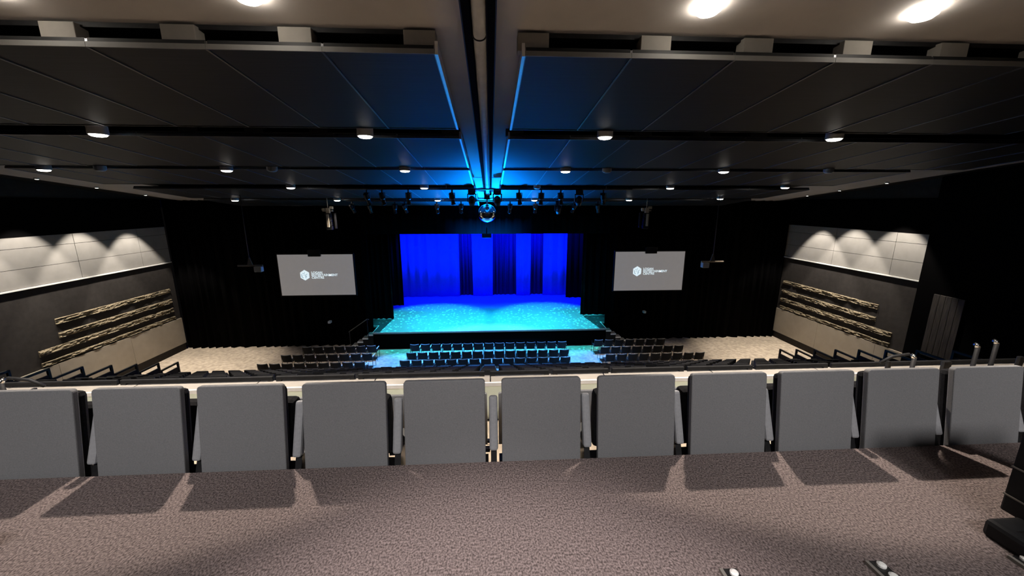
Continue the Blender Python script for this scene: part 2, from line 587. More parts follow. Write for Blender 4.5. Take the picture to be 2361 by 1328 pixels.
# house lights further back over the top tier (behind the viewpoint)
for x in (-6.3, -4.6, -2.8, -1.0, .8, 2.6, 4.4):
    spot('house_light', (x, -2.2, CP(-2.2) - .1), (x, 2.1, .3), 440, 44, .7, (1, .97, .96), .4)
spot('house_light', (.0, -.6, CP(0) - .1), (.0, .30, 0), 900, 48, .55, (1, .90, .88), .12)

# wall washers recessed at the ceiling edge
proto = None
for s, X, ys in ((-1, -15.75, (12.8, 14.85, 16.9, 19.1)), (1, 15.95, (15.2, 17.3, 19.1))):
    for k, y in enumerate(ys):
        if proto is None:
            proto = p = thing('wall_washer', 'x', 'ceiling light')
            MB().lathe([(.075, .05), (.075, .0), (.055, -.004)], (0, 0, 0), 18).build('trim_ring', M_lamp, p)
            MB().lathe([(.05, -.006), (.02, -.008)], (0, 0, 0), 18).build('bulb', M_glow, p)
        else:
            p = dup(proto)
        z = CP(y) + CH - .045
        p.location = (X, y, z)
        p['group'] = 'small wall washer lights'
        p['label'] = 'small recessed wall washer light over the %s white panels, %s from the back' % ('left' if s < 0 else 'right', WORDS[k])
        xw = -17.0 if s < 0 else 17.2
        spot('wall_washer_beam', (X, y, z - .03), (X + s * .2, y, z - 5), 1500, 67, .30, (1, .90, .78), .03)

# ------------------------------------------------------------------ side relief / drapes
def drape(name, x0, x1, y, z0, z1, mtl, amp=.12, wl=.42, seed=1, parent=None, thick=.03, uneven=0.0, taper=1.0):
    rnd = random.Random(seed)
    n = max(16, int((x1 - x0) / wl * 10))
    mb = MB()
    ph = 0
    F, B = [[], []], [[], []]
    xs = [x0 + (x1 - x0) * i / n for i in range(n + 1)]
    ys = []
    for x in xs:
        ph += 2 * PI * (xs[1] - xs[0]) / wl * (1 + .35 * math.sin(x * 1.7 + seed))
        a = amp * (1 + uneven * math.sin(x * .9 + seed * 2))
        ys.append(y + a * math.sin(ph) + .3 * a * math.sin(2.3 * ph + 1))
    for x, yy in zip(xs, ys):
        for k, z in enumerate((z0, z1)):
            f = 1.0 if k == 0 else .75
            xx = x if k else (x0 + x1) / 2 + (x - (x0 + x1) / 2) * taper
            F[k].append(mb.bm.verts.new((xx, y + (yy - y) * f, z)))
            B[k].append(mb.bm.verts.new((xx, y + (yy - y) * f + thick, z)))
    for i in range(n):
        mb.bm.faces.new((F[0][i], F[0][i + 1], F[1][i + 1], F[1][i]))
        mb.bm.faces.new((B[0][i + 1], B[0][i], B[1][i], B[1][i + 1]))
        mb.bm.faces.new((F[1][i], F[1][i + 1], B[1][i + 1], B[1][i]))
        mb.bm.faces.new((F[0][i + 1], F[0][i], B[0][i], B[0][i + 1]))
    for i in (0, n):
        mb.bm.faces.new((F[0][i], F[1][i], B[1][i], B[0][i]))
    return mb.build(name, mtl, parent, smooth=True)


o = drape('stage_drape', -17.0, -6.72, 21.4, FZ + .01, 1.9, M_drape, .10, .5, 3)
tag(o, 'tall black drape covering the wall beside the stage behind the left screen', 'curtain')
o = drape('stage_drape', 6.70, 17.2, 21.5, FZ + .01, 1.9, M_drape, .10, .5, 5)
tag(o, 'tall black drape covering the wall beside the stage behind the right screen', 'curtain')
o = drape('stage_valance', -7.2, 7.2, 21.9, -.19, 1.8, M_drape, .025, .45, 8)
tag(o, 'black valance hanging across the top of the stage opening', 'curtain')
o = drape('side_leg_drape', -9.0, -5.98, 23.2, SZ + .01, 1.5, M_leg, .08, .3, 2)
tag(o, 'narrow black wing drape at the left of the stage, nearest the audience', 'curtain', 'wing drapes')
o = drape('side_leg_drape', -8.8, -6.05, 26.4, SZ + .01, 1.5, M_leg, .08, .3, 4)
tag(o, 'narrow black wing drape at the left of the stage, close to the blue backdrop', 'curtain', 'wing drapes')
o = drape('side_leg_drape', 5.68, 9.0, 23.4, SZ + .01, 1.5, M_leg, .08, .3, 6)
tag(o, 'narrow black wing drape at the right of the stage, nearest the audience', 'curtain', 'wing drapes')
o = drape('side_leg_drape', 5.62, 8.8, 28.0, SZ + .01, 1.5, M_leg, .08, .3, 7)
tag(o, 'narrow black wing drape at the right of the stage, close to the blue backdrop', 'curtain', 'wing drapes')
BD = [(-7.4, -2.35, 1, 'widest bright cloth at the left'), (-2.5, -1.25, 0, 'painted shade strip beside the widest bright cloth'), (-1.42, .2, 1, 'bright cloth left of the middle shade strip'),
      (.05, 2.05, 0, 'wide painted shade strip in the middle'), (1.9, 3.05, 1, 'narrow bright cloth'), (2.9, 4.1, 0, 'narrow painted shade strip between two bright cloths'), (3.98, 7.2, 1, 'bright cloth at the right end')]
for k, (a, b, br, nm) in enumerate(BD):  # shade bands of the curtain put in as separate darker cloths
    o = drape('backdrop_curtain', a, b, 28.85 if br else 29.25, SZ + .02, 1.4, M_back if br else M_back_shade, .05 if br else .10, .8 if br else .35, 11 + k, taper=.93 if br and k in (2, 4) else 1.0)
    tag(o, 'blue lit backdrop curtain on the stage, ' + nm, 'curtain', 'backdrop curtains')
# projector box hanging under the valance
t = thing('valance_box', 'small black box hanging under the middle of the valance', 'box', (-.2, 21.3, -.4))
MB().box(-.26, .26, -.12, .12, .05, .27, bev=.01).build('housing', M_blackmetal, t)
MB().tube([(0, 0, .26), (0, 0, .6)], .03, 8).build('mount', M_blackmetal, t)

# ------------------------------------------------------------------ stage
t = thing('stage', 'raised stage with pale floor lit cyan and a thin white front edge', 'stage', (0, 20.6, FZ))
MB().box(-6.5, 6.5, .0, 1.22, .9, 1.0).box(-9.2, 9.2, 1.22, 9.3, .9, 1.0).build('deck', M_stage, t)
mb = MB()
mb.box(-6.45, 6.45, .06, .2, 0, .9)
mb.box(-6.45, -6.3, .2, .6, 0, .9)
mb.box(6.3, 6.45, .2, .6, 0, .9)
mb.build('front_panel', M_drape, t)
mb = MB()
mb.box(-6.53, 6.53, -.02, .0, .975, 1.006)
mb.box(-6.53, -6.5, 0, 1.2, .97, 1.006)
mb.box(6.5, 6.53, 0, 1.2, .97, 1.006)
mb.build('edge_strip', M_white, t)
# apron corners outside the cyan wash, darkened by thin coloured sheets
mb = MB()
mb.prism([(-6.49, .02), (-6.15, .02), (-6.0, 2.5), (-9, 2.5), (-9, 1.25), (-6.49, 1.25)], 'z', 1.001, 1.008)
mb.build('corner_shade', M_rake, t)
mb = MB()
mb.prism([(6.15, .02), (6.49, .02), (6.49, 1.25), (9, 1.25), (9, 2.6), (5.75, 2.6)], 'z', 1.001, 1.008)
mb.build('corner_shade', M_rake, t)

# steps at the stage sides
for s in (-1, 1):
    side = 'left' if s < 0 else 'right'
    t = thing('stage_steps', 'short black steps with pale edges going down from the %s stage corner' % side, 'steps', (s * 6.56, 20.75, FZ), group='stage steps')
    for i in range(4):
        h = .82 - i * .2
        a, b = sorted((s * (i * .29), s * (i * .29 + .29)))
        MB().box(a, b, 0, .42, 0, h).build('step', M_black, t)
        a, b = sorted((s * (i * .29 - .01), s * (i * .29 + .30)))
        MB().box(a, b, -.02, .0, h - .06, h + .015).build('nosing', M_white, t)
        MB().box(a, b, 0, .42, h, h + .015).build('tread', M_hang, t)
t = thing('stage_handrail', 'thin grey sloping handrail beside the left stage steps', 'handrail', (-6.7, 20.69, FZ))
MB().tube([(0, 0, 1.72), (-.08, 0, 1.75), (-1.15, 0, 1.02)], .022, 8).build('rail', M_hang, t, smooth=True)
MB().tube([(-.1, 0, .62), (-.1, 0, 1.74)], .02, 8).build('post', M_blackmetal, t, smooth=True)
MB().tube([(-1.1, 0, .0), (-1.1, 0, 1.05)], .02, 8).build('post', M_blackmetal, t, smooth=True)

# ------------------------------------------------------------------ screens
def text_mesh(body, size, parent, loc, mtl, name='lettering', width=None):
    cu = bpy.data.curves.new('txt', 'FONT')
    cu.body = body
    cu.size = size
    cu.extrude = .004
    cu.offset = size * .014
    tmp = bpy.data.objects.new('txt', cu)
    C.objects.link(tmp)
    bpy.context.view_layer.update()
    dg = bpy.context.evaluated_depsgraph_get()
    me = bpy.data.meshes.new_from_object(tmp.evaluated_get(dg))
    bpy.data.objects.remove(tmp)
    me.name = name
    me.materials.clear()
    me.materials.append(mtl)
    xs = [v.co.x for v in me.vertices]
    k = 1 if width is None else width / (max(xs) - min(xs))
    for v in me.vertices:
        v.co.x *= k
    ob = bpy.data.objects.new(name, me)
    C.objects.link(ob)
    ob.parent = parent
    ob.location = loc
    ob.rotation_euler = (PI / 2, 0, 0)
    return ob


def screen(cx, cz, w, h, side, lx):
    t = thing('projection_screen', 'grey projection screen with white hexagon logo, hung %s of the stage' % side, 'screen', (cx, 20.8, cz), group='projection screens')
    MB().box(-w / 2, w / 2, 0, .03, -h / 2, h / 2).build('screen_surface', M_screen, t)
    mb = MB()
    e = .06
    mb.box(-w / 2 - e, w / 2 + e, .005, .08, h / 2, h / 2 + e)
    mb.box(-w / 2 - e, w / 2 + e, .005, .08, -h / 2 - e, -h / 2)
    mb.box(-w / 2 - e, -w / 2, .005, .08, -h / 2, h / 2)
    mb.box(w / 2, w / 2 + e, .005, .08, -h / 2, h / 2)
    mb.build('frame', M_black, t)
    MB().box(-.32, .32, -.12, .06, h / 2 - .1, h / 2 + .25, bev=.02).build('camera_box', M_blackmetal, t)
    MB().box(-.03, .03, .08, .5, h / 2 - .3, h / 2 - .2).build('wall_mount', M_blackmetal, t)
    # hexagon emblem
    r = .285
    mb = MB()
    mb.prism([(lx + r * .92 * math.cos(PI / 6 + i * PI / 3), r * math.sin(PI / 6 + i * PI / 3)) for i in range(6)], 'y', -.012, -.001)
    g = mb.build('emblem', M_logo, t)
    mb = MB()
    def bar(x0, z0, x1, z1, w=.02):
        d = Vector((x1 - x0, 0, z1 - z0)).normalized()
        n = Vector((-d.z, 0, d.x)) * w / 2
        mb.prism([(lx + x0 + n.x, z0 + n.z), (lx + x1 + n.x, z1 + n.z), (lx + x1 - n.x, z1 - n.z), (lx + x0 - n.x, z0 - n.z)], 'y', -.018, -.011)
    bar(-.15, .06, -.15, -.10, .028)
    bar(-.15, -.10, -.07, -.15, .024)
    bar(-.12, .12, 0, .06)
    bar(0, .17, .0, .11)
    bar(.05, .02, .05, -.17, .026)
    bar(.05, .02, .15, .07)
    bar(.05, -.08, .12, -.045)
    bar(-.05, .02, -.02, -.02, .024)
    mb.build('emblem_mark', M_logodark, g)
    text_mesh('LOGAN', .172, t, (lx + .34, -.002, .075), M_logo, width=.56)
    text_mesh('ENTERTAINMENT', .172, t, (lx + .34, -.002, -.06), M_logo, width=1.36)
    text_mesh('CENTRE', .172, t, (lx + .34, -.002, -.195), M_logo, width=.64)
    return t


screen(-9.25, -2.245, 3.88, 2.20, 'left', -.63)
screen(8.84, -2.21, 3.92, 2.19, 'right', -.69)

# ------------------------------------------------------------------ lighting rig
t = thing('lighting_bar', 'long black lighting bar between the third and fourth panel rows', 'lighting bar', (-.1, 14.85, CP(14.85) - .05), group='lighting bars')
MB().tube([(-5.5, 0, 0), (5.5, 0, 0)], .03, 8).build('tube', M_blackmetal, t, smooth=True)
for x in (-4.5, -1.5, 1.5, 4.5):
    MB().tube([(x, 0, 0), (x, 0, .4)], .015, 6).build('hanger', M_blackmetal, t)
t2 = thing('lighting_bar', 'long black lighting bar nearest the stage above the mirrored ball', 'lighting bar', (-.1, 18.6, CP(18.6) - .05), group='lighting bars')
MB().tube([(-6.5, 0, 0), (6.5, 0, 0)], .03, 8).build('tube', M_blackmetal, t2, smooth=True)
for x in (-5.5, -2, 2, 5.5):
    MB().tube([(x, 0, 0), (x, 0, .4)], .015, 6).build('hanger', M_blackmetal, t2)


def make_profile(tilt):
    t = thing('stage_spotlight', 'x', 'stage light')
    MB().box(-.025, .025, -.03, .03, -.07, .035, bev=.006).build('clamp', M_blackmetal, t)
    mb = MB()
    mb.box(-.115, -.10, -.02, .02, -.27, -.06)
    mb.box(.10, .115, -.02, .02, -.27, -.06)
    mb.box(-.115, .115, -.02, .02, -.075, -.06)
    mb.build('yoke', M_blackmetal, t)
    m = Matrix.Translation((0, 0, -.25)) @ Matrix.Rotation(R(tilt), 4, 'X')
    mb = MB()
    mb.lathe([(.05, .20), (.095, .17), (.098, -.02), (.075, -.06), (.072, -.21), (.085, -.215), (.085, -.25)], (0, 0, 0), 16)
    mb.rot(m)
    mb.build('body', M_blackmetal, t, smooth=False)
    mb = MB()
    mb.lathe([(.076, -.249), (.06, -.262), (.01, -.268)], (0, 0, 0), 16)
    mb.rot(m)
    mb.build('lens', M_lens, t, smooth=True)
    return t


def make_mover():
    t = thing('moving_spotlight', 'x', 'stage light')
    MB().box(-.14, .14, -.10, .10, -.14, .04, bev=.02).build('base', M_blackmetal, t)
    mb = MB()
    mb.box(-.17, -.135, -.06, .06, -.40, -.10, bev=.01)
    mb.box(.135, .17, -.06, .06, -.40, -.10, bev=.01)
    mb.box(-.17, .17, -.06, .06, -.15, -.10, bev=.01)
    mb.build('yoke', M_blackmetal, t)
    m = Matrix.Translation((0, 0, -.34)) @ Matrix.Rotation(R(28), 4, 'X')
    mb = MB()
    mb.lathe([(.06, .16), (.12, .10), (.13, -.06), (.10, -.17), (.095, -.2)], (0, 0, 0), 18)
    mb.rot(m)
    mb.build('head', M_blackmetal, t)
    mb = MB()
    mb.lathe([(.085, -.199), (.04, -.21), (.01, -.212)], (0, 0, 0), 18)
    mb.rot(m)
    mb.build('lens', M_lens, t)
    return t


PA, PB, PM = make_profile(20), make_profile(35), make_mover()
usedp = set()
FIX = []


def fx(px, yrow):   # horizontal position on a bar from the measured bearing
    r = (px - 1180.5) / 890.
    return r


barA, barB = 14.85, 18.6
A_x = [-4.62, -4.05, -3.05, -1.10, .52, .98, 1.75, 2.65, 3.35, 4.05, 5.0]
A_kind = 'aaaammaaaaa'
A_x = [-4.45, -3.9, -2.95, -1.35, -.62, .33, 1.15, 1.98, 2.72, 3.42, 4.35]
A_kind = ['b', 'a', 'a', 'a', 'm', 'm', 'a', 'a', 'a', 'm', 'b']
B_x = [-6.3, -5.5, -4.35, -3.9, -2.42, -1.3, 1.0, 2.2, 3.3, 4.05, 5.2]
B_kind = ['b', 'b', 'a', 'b', 'a', 'a', 'a', 'a', 'm', 'b', 'b']
for xs, ks, yb_, nm in ((A_x, A_kind, barA, 'bar between third and fourth panels'), (B_x, B_kind, barB, 'bar nearest the stage')):
    for i, (x, k) in enumerate(zip(xs, ks)):
        src = {'a': PA, 'b': PB, 'm': PM}[k]
        if k in usedp:
            p = dup(src)
        else:
            p = src
            usedp.add(k)
        p.location = (x - .05, yb_, CP(yb_) - .116)
        p.rotation_euler = (0, 0, random.uniform(-.5, .5))
        p['label'] = 'black %s, %s from the left on the %s' % ('moving head light' if k == 'm' else 'stage spotlight', WORDS[i], nm)
        p['group'] = 'rig lights'

# hung loudspeakers over the screens
for s, x in ((-1, -7.42), (1, 7.5)):
    side = 'left' if s < 0 else 'right'
    t = thing('hanging_speaker', 'slim loudspeaker column hanging from pale clamps above the %s screen' % side, 'loudspeaker', (x, 18.5, .30), group='hung loudspeakers')
    MB().tube([(0, 0, .95), (0, 0, 1.62)], .018, 6).build('cable', M_tan, t)
    mb = MB()
    for i in range(4):
        mb.box(-.13, .13, -.12 + .02 * i, .10 + .02 * i, .56 - .19 * i, .735 - .19 * i, bev=.012)
    mb.build('cabinet', M_blackmetal, t)
    mb = MB()
    mb.box(-.24, .22, -.05, .05, .82, .88, bev=.01)
    mb.box(-.08, .10, -.09, .07, .74, .98, bev=.02)
    mb.build('frame', M_tan, t)
    MB().box(-.26, -.14, -.07, .05, .86, .97, bev=.02).build('clamp', M_tan, t)
    MB().box(.08, .24, -.07, .05, .92, 1.05, bev=.02).build('clamp', M_tan, t)
    MB().box(-.04, .06, -.16, -.12, .12, .70).build('pale_strip', M_tan, t)
    MB().box(-s * .3 - .04, -s * .3 + .04, -.05, .05, .05, .75, bev=.01).build('side_fill', M_blackmetal, t)
# T bars hanging by the side walls
for s, x in ((-1, -10.31), (1, 10.15)):
    side = 'left' if s < 0 else 'right'
    t = thing('hanging_light_bar', 'short light bar hanging on a thin pole beyond the outer edge of the %s screen' % side, 'light bar', (x, 17.0, -1.22), group='hung light bars')
    MB().tube([(0, 0, .1), (0, 0, 3.1)], .014, 6).build('pole', M_blackmetal, t)
    MB().tube([(-.52, 0, .1), (.52, 0, .1)], .035, 8).build('bar', M_tan if s > 0 else M_hang, t)
    MB().prism([(-.12, .1), (.12, .1), (0.02, .45), (-.02, .45)], 'y', -.02, .02).build('bracket', M_hang, t)
    MB().box(-s * .33 - .15, -s * .33 + .15, -.1, .12, -.17, .06, bev=.02).build('lamp', M_lamp, t)

# little glints on the black drapes, drawn as white boxes
for x, y, z, nm in ((-9.0, 21.05, -4.98, 'left'), (8.95, 21.2, -4.72, 'right')):
    t = thing('glint_box', 'tiny pale box on the black drape below the %s screen' % nm, 'switch', (x, y, z), group='tiny pale wall boxes')
    MB().box(-.07, .07, 0, .24, -.06, .07, bev=.015).build('box', M_white, t)

# ------------------------------------------------------------------ grey theatre seats (rows nearest the camera)
def make_seat():
    t = thing('theatre_seat', 'x', 'seat')
    w = .237
    zb, zt = .38, .99          # above tier
    # grey back shell, leaning
    mb = MB()
    mb.box(-w, w, -.018, .018, 0, zt - zb)
    es = [e for e in mb.bm.edges if abs((e.verts[0].co - e.verts[1].co).y) > .03]
    bmesh.ops.bevel(mb.bm, geom=es, offset=.02, segments=4, profile=.5, affect='EDGES')
    es = [e for e in mb.bm.edges if abs(e.verts[0].co.y - e.verts[1].co.y) < 1e-5 and len(e.link_faces) == 2 and e.calc_face_angle(0) > 1]
    bmesh.ops.bevel(mb.bm, geom=es, offset=.006, segments=2, profile=.5, affect='EDGES')
    tilt = Matrix.Translation((0, -.005, zb)) @ Matrix.Rotation(R(-8.5), 4, 'X')
    mb.rot(tilt)
    mb.build('back_shell', M_shell, t)
    mb = MB()
    mb.box(-.215, .215, .02, .10, .03, zt - zb - .03, bev=.03)
    mb.rot(tilt)
    mb.build('back_cushion', M_cushion, t)
    mb = MB()
    mb.box(-.21, .21, .16, .27, .40, .80, bev=.035)
    mb.rot(Matrix.Translation((0, .05, 0)))
    mb.build('seat_pan', M_cushion, t)
    # shared armrest on the right side of the seat
    ax = .286
    mb = MB()
    h = .026
    mb.hexa([(ax - h, .015, .545), (ax - h, .13, .845), (ax - h, .075, .53), (ax - h, .165, .84),
             (ax + h, .015, .545), (ax + h, .13, .845), (ax + h, .075, .53), (ax + h, .165, .84)], bev=.014)
    mb.build('armrest', M_pad, t)
    mb = MB()
    mb.prism([(.10, .0), (.34, .0), (.30, .08), (.27, .40), (.27, .56), (.05, .53), (.02, .46), (.06, .38)], 'x', ax - .018, ax + .018)
    mb.build('arm_support', M_blackmetal, t)
    mb = MB()
    mb.box(-.252, .252, .10, .17, .36, .42)
    mb.box(-.252, .252, .0, .12, .30, .365)
    mb.build('beam', M_blackmetal, t)
    mb = MB()
    mb.tube([(.20, .19, .44), (.262, .19, .44)], .02, 10)
    mb.build('pivot', M_chrome, t)
    return t


seatA = make_seat()
first = True
AX = [.290 + .5725 * k for k in range(-5, 6)]
AXT = [-2.572, -1.998, -1.435, -.856, -.280, .2925, .8715, 1.449, 2.0135, 2.578, 3.150]
for i, x in enumerate(AXT):
    p = seatA if first else dup(seatA)
    first = False
    p.location = (x, 2.04, -.5)
    p['label'] = 'grey backed theatre seat, %s from the left in the row at the carpet edge' % WORDS[i]
    p['group'] = 'grey seats at the carpet edge'
p = dup(seatA, (3.73, 2.04, -.5), label='grey theatre seat mostly out of view at the right end of the carpet edge row')
# second row, glimpsed through the gaps
for k, i in enumerate(range(-7, 10)):
    x = -.855 + .5725 * i
    p = dup(seatA, (x, 3.02, -1.1), label='grey theatre seat glimpsed through the gaps of the front seats, %s from the left' % (WORDS[k] if k < 16 else 'last'), group='second row of grey seats')

# ------------------------------------------------------------------ ledge and guard rail
t = thing('parapet', 'cream topped low wall with white edge running across in front of the grey seats', 'low wall', (0, 4.3, -1.1))
seams = [-9.8, -8.4, -7.0, -5.6, -4.19, -2.80, -1.42, -.02, 1.40, 2.80, 4.20, 5.59, 7.0, 8.4, 9.8]
for a, b in zip(seams[:-1], seams[1:]):
    MB().box(a + .006, b - .006, 0, .19, .45, .50, bev=.004).build('ledge_top', M_ledge, t)
MB().box(-9.8, 9.8, -.025, 0, .455, .4995).build('edge_strip', M_white, t)
MB().box(-9.8, 9.8, .01, .06, .0, .45).build('front_panel', M_pale, t)
MB().box(-9.8, 9.8, .06, .185, -4.0, .45).build('core', M_black, t)

RZ = -.405
segs = [(-9.5, -4.053), (-4.017, -2.421), (-2.384, -1.532), (-1.493, -0.085), (-0.021, 0.655), (0.696, 1.347), (1.388, 2.245), (2.287, 3.076), (3.119, 4.011), (4.055, 9.5)]
for i, (a, b) in enumerate(segs):
    a, b = a * 1.09, b * 1.09
    t = thing('guard_rail', 'black guard rail along the cream ledge, %s length from the left' % WORDS[i], 'railing', (a, 4.47, -.6), group='guard rails')
    MB().box(0, b - a, -.016, .018, .018, .062, bev=.006).build('top_rail', M_black, t)
    for x in (.03, b - a - .03):
        MB().box(x - .03, x + .03, -.016, .016, 0, .02).build('foot_block', M_blackmetal, t)
for k, (x, wd, h, nm) in enumerate(((4.73, .018, .76, 'closest to the middle'), (5.47, .05, .74, 'thick one second from the middle'), (6.42, .03, .78, 'farthest out'), (-4.86, .018, .68, 'at the left end'))):
    t = thing('guard_post', 'black post standing before the cream ledge, %s' % nm, 'post', (x, 4.05, -1.1), group='ledge posts')
    MB().box(-wd, wd, -.02, .02, 0, h, bev=.006).build('post_bar', M_blackmetal, t)
    MB().box(-wd - .02, wd + .02, -.04, .04, 0, .015).build('base_plate', M_blackmetal, t)
# upright grab rails with shiny tops
for k, (x, z, nm) in enumerate(((-5.10, -.30, 'left end of the cream ledge'), (4.98, -.26, 'right of the ledge, closest to the middle'),
                                (5.75, -.14, 'right of the ledge, second from the middle'), (5.98, -.10, 'right of the ledge, farthest out'))):
    t = thing('grab_rail', 'shiny topped black grab post at the %s' % nm, 'handrail', (x, 4.0, -1.1), group='grab rails')
    s = 1 if x < 0 else -1
    MB().tube([(0, 0, 0), (0, 0, z + 1.08)], .022, 10).build('post', M_black, t, smooth=True)
    MB().tube([(0, 0, z + 1.07), (0, .012, z + 1.095), (0, .035, z + 1.10)], .024, 10).build('shiny_end', M_chrome, t, smooth=True)
    if k < 2:
        MB().tube([(0, .06, z + 1.10), (s * .18, .09, z + 1.06), (s * .30, .10, z + .98)], .018, 8).build('sloping_rail', M_black, t, smooth=True)

# ------------------------------------------------------------------ raked tiers and their seats
NR = 11
TY0, TZ0, DY, DZ = 15.5, -5.25, .87, .355
mb = MB()
for k in range(NR):
    y1 = TY0 + .35 - DY * k
    zt = TZ0 - .95 + DZ * k
    mb.box(-12.7, 12.7, y1 - DY, y1, zt - .5 - (.8 if k == 0 else 0), zt)
struct(mb.build('floor_rake', M_step), 'black carpeted raked tiers under the seats', 'floor')
mb = MB()
for sx in (-1, 1):
    for k in range(NR):
        y1 = TY0 + .35 - DY * k
        zt = TZ0 - 1.05 + DZ * k
        mb.box(*sorted((sx * 12.9, sx * 16.85)), y1 - DY, y1, zt - .6, zt)
struct(mb.build('floor_steps', M_step), 'black carpeted side steps along both walls', 'floor')


def make_rake_seat():
    mb = MB()
    mb.hexa([(-.24, -.02, .36), (-.225, -.06, .95), (-.24, .05, .36), (-.225, -.01, .95), (.24, -.02, .36), (.225, -.06, .95), (.24, .05, .36), (.225, -.01, .95)], bev=.012)
    mb.box(-.22, .22, .08, .17, .38, .78, bev=.02)
    mb.box(.25, .29, -.02, .34, .58, .62, bev=.008)
    mb.box(.255, .285, .0, .2, .0, .58)
    mb.box(-.24, .26, .06, .11, .30, .36)
    return mb.build('raked_seat', M_rake)


rs = make_rake_seat()
tag(rs, 'dark tip-up seat in the raked rows just beyond the guard rail', 'seat', 'dark raked seats')
firstr = True
for k in range(7):
    y = TY0 - DY * k
    z = TZ0 - .95 + DZ * k
    for blk in ((-11.9, -5.6, 11), (-4.45, 4.25, 15), (5.4, 11.9, 11)):
        n = blk[2]
        for i in range(n):
            x = blk[0] + (blk[1] - blk[0]) * i / (n - 1)
            if firstr:
                p = rs
                firstr = False
            else:
                p = rs.copy()
                C.objects.link(p)
            p.location = (x, y, z)

# stepped guards at both sides of the raked tiers
for sx in (-1, 1):
    side = 'left' if sx < 0 else 'right'
    proto = None
    for k in range(8):
        yf = 9.4 + .87 * k
        zt = -2.48 - .335 * k
        if proto is None:
            proto = p = thing('tier_guard', 'x', 'guard panel')
            MB().box(-.02, .02, -.80, -.06, -2.4, -.20).build('panel', M_black, p)
            MB().box(-.03, .03, -.86, .0, -.06, 0).build('top_rail', M_blackmetal, p)
            MB().box(-.03, .03, -.06, .0, -2.2, -.0).build('post', M_blackmetal, p)
            MB().box(-.03, .03, -.86, -.80, -2.2, -.0).build('post', M_blackmetal, p)
        else:
            p = dup(proto)
        p.location = (sx * 12.8, yf, zt)
        p['label'] = 'black slotted guard panel beside the %s aisle steps, %s going down' % (side, WORDS[k])
        p['group'] = 'stepped guard panels'

# ------------------------------------------------------------------ chairs on the hall floor
def make_chair():
    t = thing('stacking_chair', 'x', 'chair')
    mb = MB()
    n = 7
    # curved back
    vs = []
    for j, (zz, yo, hw) in enumerate(((.44, .0, .20), (.62, -.03, .213), (.83, -.075, .222))):
        row = []
        for i in range(n):
            u = -1 + 2 * i / (n - 1)
            row.append((u * hw, yo + .03 * (1 - u * u) * -1, zz - .02 * (1 - u * u) * (j == 2)))
        vs.append(row)
    F = [[mb.bm.verts.new(p) for p in r] for r in vs]
    B = [[mb.bm.verts.new((p[0], p[1] + .025, p[2])) for p in r] for r in vs]
    for a in range(2):
        for i in range(n - 1):
            mb.bm.faces.new((F[a][i], F[a][i + 1], F[a + 1][i + 1], F[a + 1][i]))
            mb.bm.faces.new((B[a][i + 1], B[a][i], B[a + 1][i], B[a + 1][i + 1]))
    for i in range(n - 1):
        mb.bm.faces.new((F[0][i], B[0][i], B[0][i + 1], F[0][i + 1]))
        mb.bm.faces.new((F[2][i], F[2][i + 1], B[2][i + 1], B[2][i]))
    for i in (0, n - 1):
        for a in range(2):
            mb.bm.faces.new((F[a][i], F[a + 1][i], B[a + 1][i], B[a][i]))
    mb.build('backrest', M_chair, t, smooth=False)
    pts = [(-.222 + .444 * i / 8, -.075 - .03 * (1 - (-1 + i / 4) ** 2) + .012, .835 - .02 * (1 - (-1 + i / 4) ** 2)) for i in range(9)]
    MB().tube(pts, .017, 6).build('top_rail', M_chairtop_lit, t, smooth=True)
    MB().box(-.22, .22, .02, .46, .42, .47, bev=.015).build('seat', M_chair, t)
    for sx in (-1, 1):
        MB().tube([(sx * .235, -.03, 0), (sx * .235, .0, .45), (sx * .225, -.05, .80)], .012, 6).build('rear_leg', M_blackmetal, t)
        MB().tube([(sx * .235, .46, 0), (sx * .235, .42, .62)], .012, 6).build('front_leg', M_blackmetal, t)
    MB().box(.215, .262, -.0, .40, .62, .645, bev=.01).build('armrest', M_armpad, t)
    return t


chair = make_chair()
firstc = True
blocks = [
    ('centre block, front row by the stage', -.13, 15, .5487, 19.05), ('centre block, middle row', -.15, 15, .5385, 17.93), ('centre block, back row', -.27, 15, .538, 16.99),
    ('left block, front row', -7.755, 7, .536, 19.0), ('left block, middle row', -7.96, 8, .545, 17.95), ('left block, back row', -8.24, 9, .54, 16.93),
    ('right block, front row', 7.41, 7, .566, 19.2), ('right block, middle row', 7.685, 8, .548, 18.18), ('right block, back row', 7.96, 9, .554, 17.2)]
for nm, cx, n, pitch, y in blocks:
    for i in range(n):
        x = cx + (i - (n - 1) / 2) * pitch
        if firstc:
            p = chair
            firstc = False
        else:
            p = dup(chair)
        p.location = (x, y + .08, FZ)
        p['label'] = 'black floor chair, %s from the left in the %s' % (WORDS[i], nm)
        p['group'] = 'black chairs on the hall floor'

# ------------------------------------------------------------------ things on the near carpet
t = thing('black_cabinet', 'tall black cabinet with seams and a low foot at the right of the carpet', 'cabinet', (2.80, 1.13, 0))
MB().box(-.38, .40, -.34, .32, .07, .60, bev=.01).build('body', M_black, t)
for z in (.30, .155):
    MB().box(-.386, .40, -.346, .318, z, z + .006).build('seam_strip', M_hang, t)
MB().box(-.54, .40, -.30, .26, .0, .085, bev=.02).build('foot', M_black, t)
MB().box(-.50, -.46, .08, .17, .084, .092).build('foot_plate', M_chrome, t)
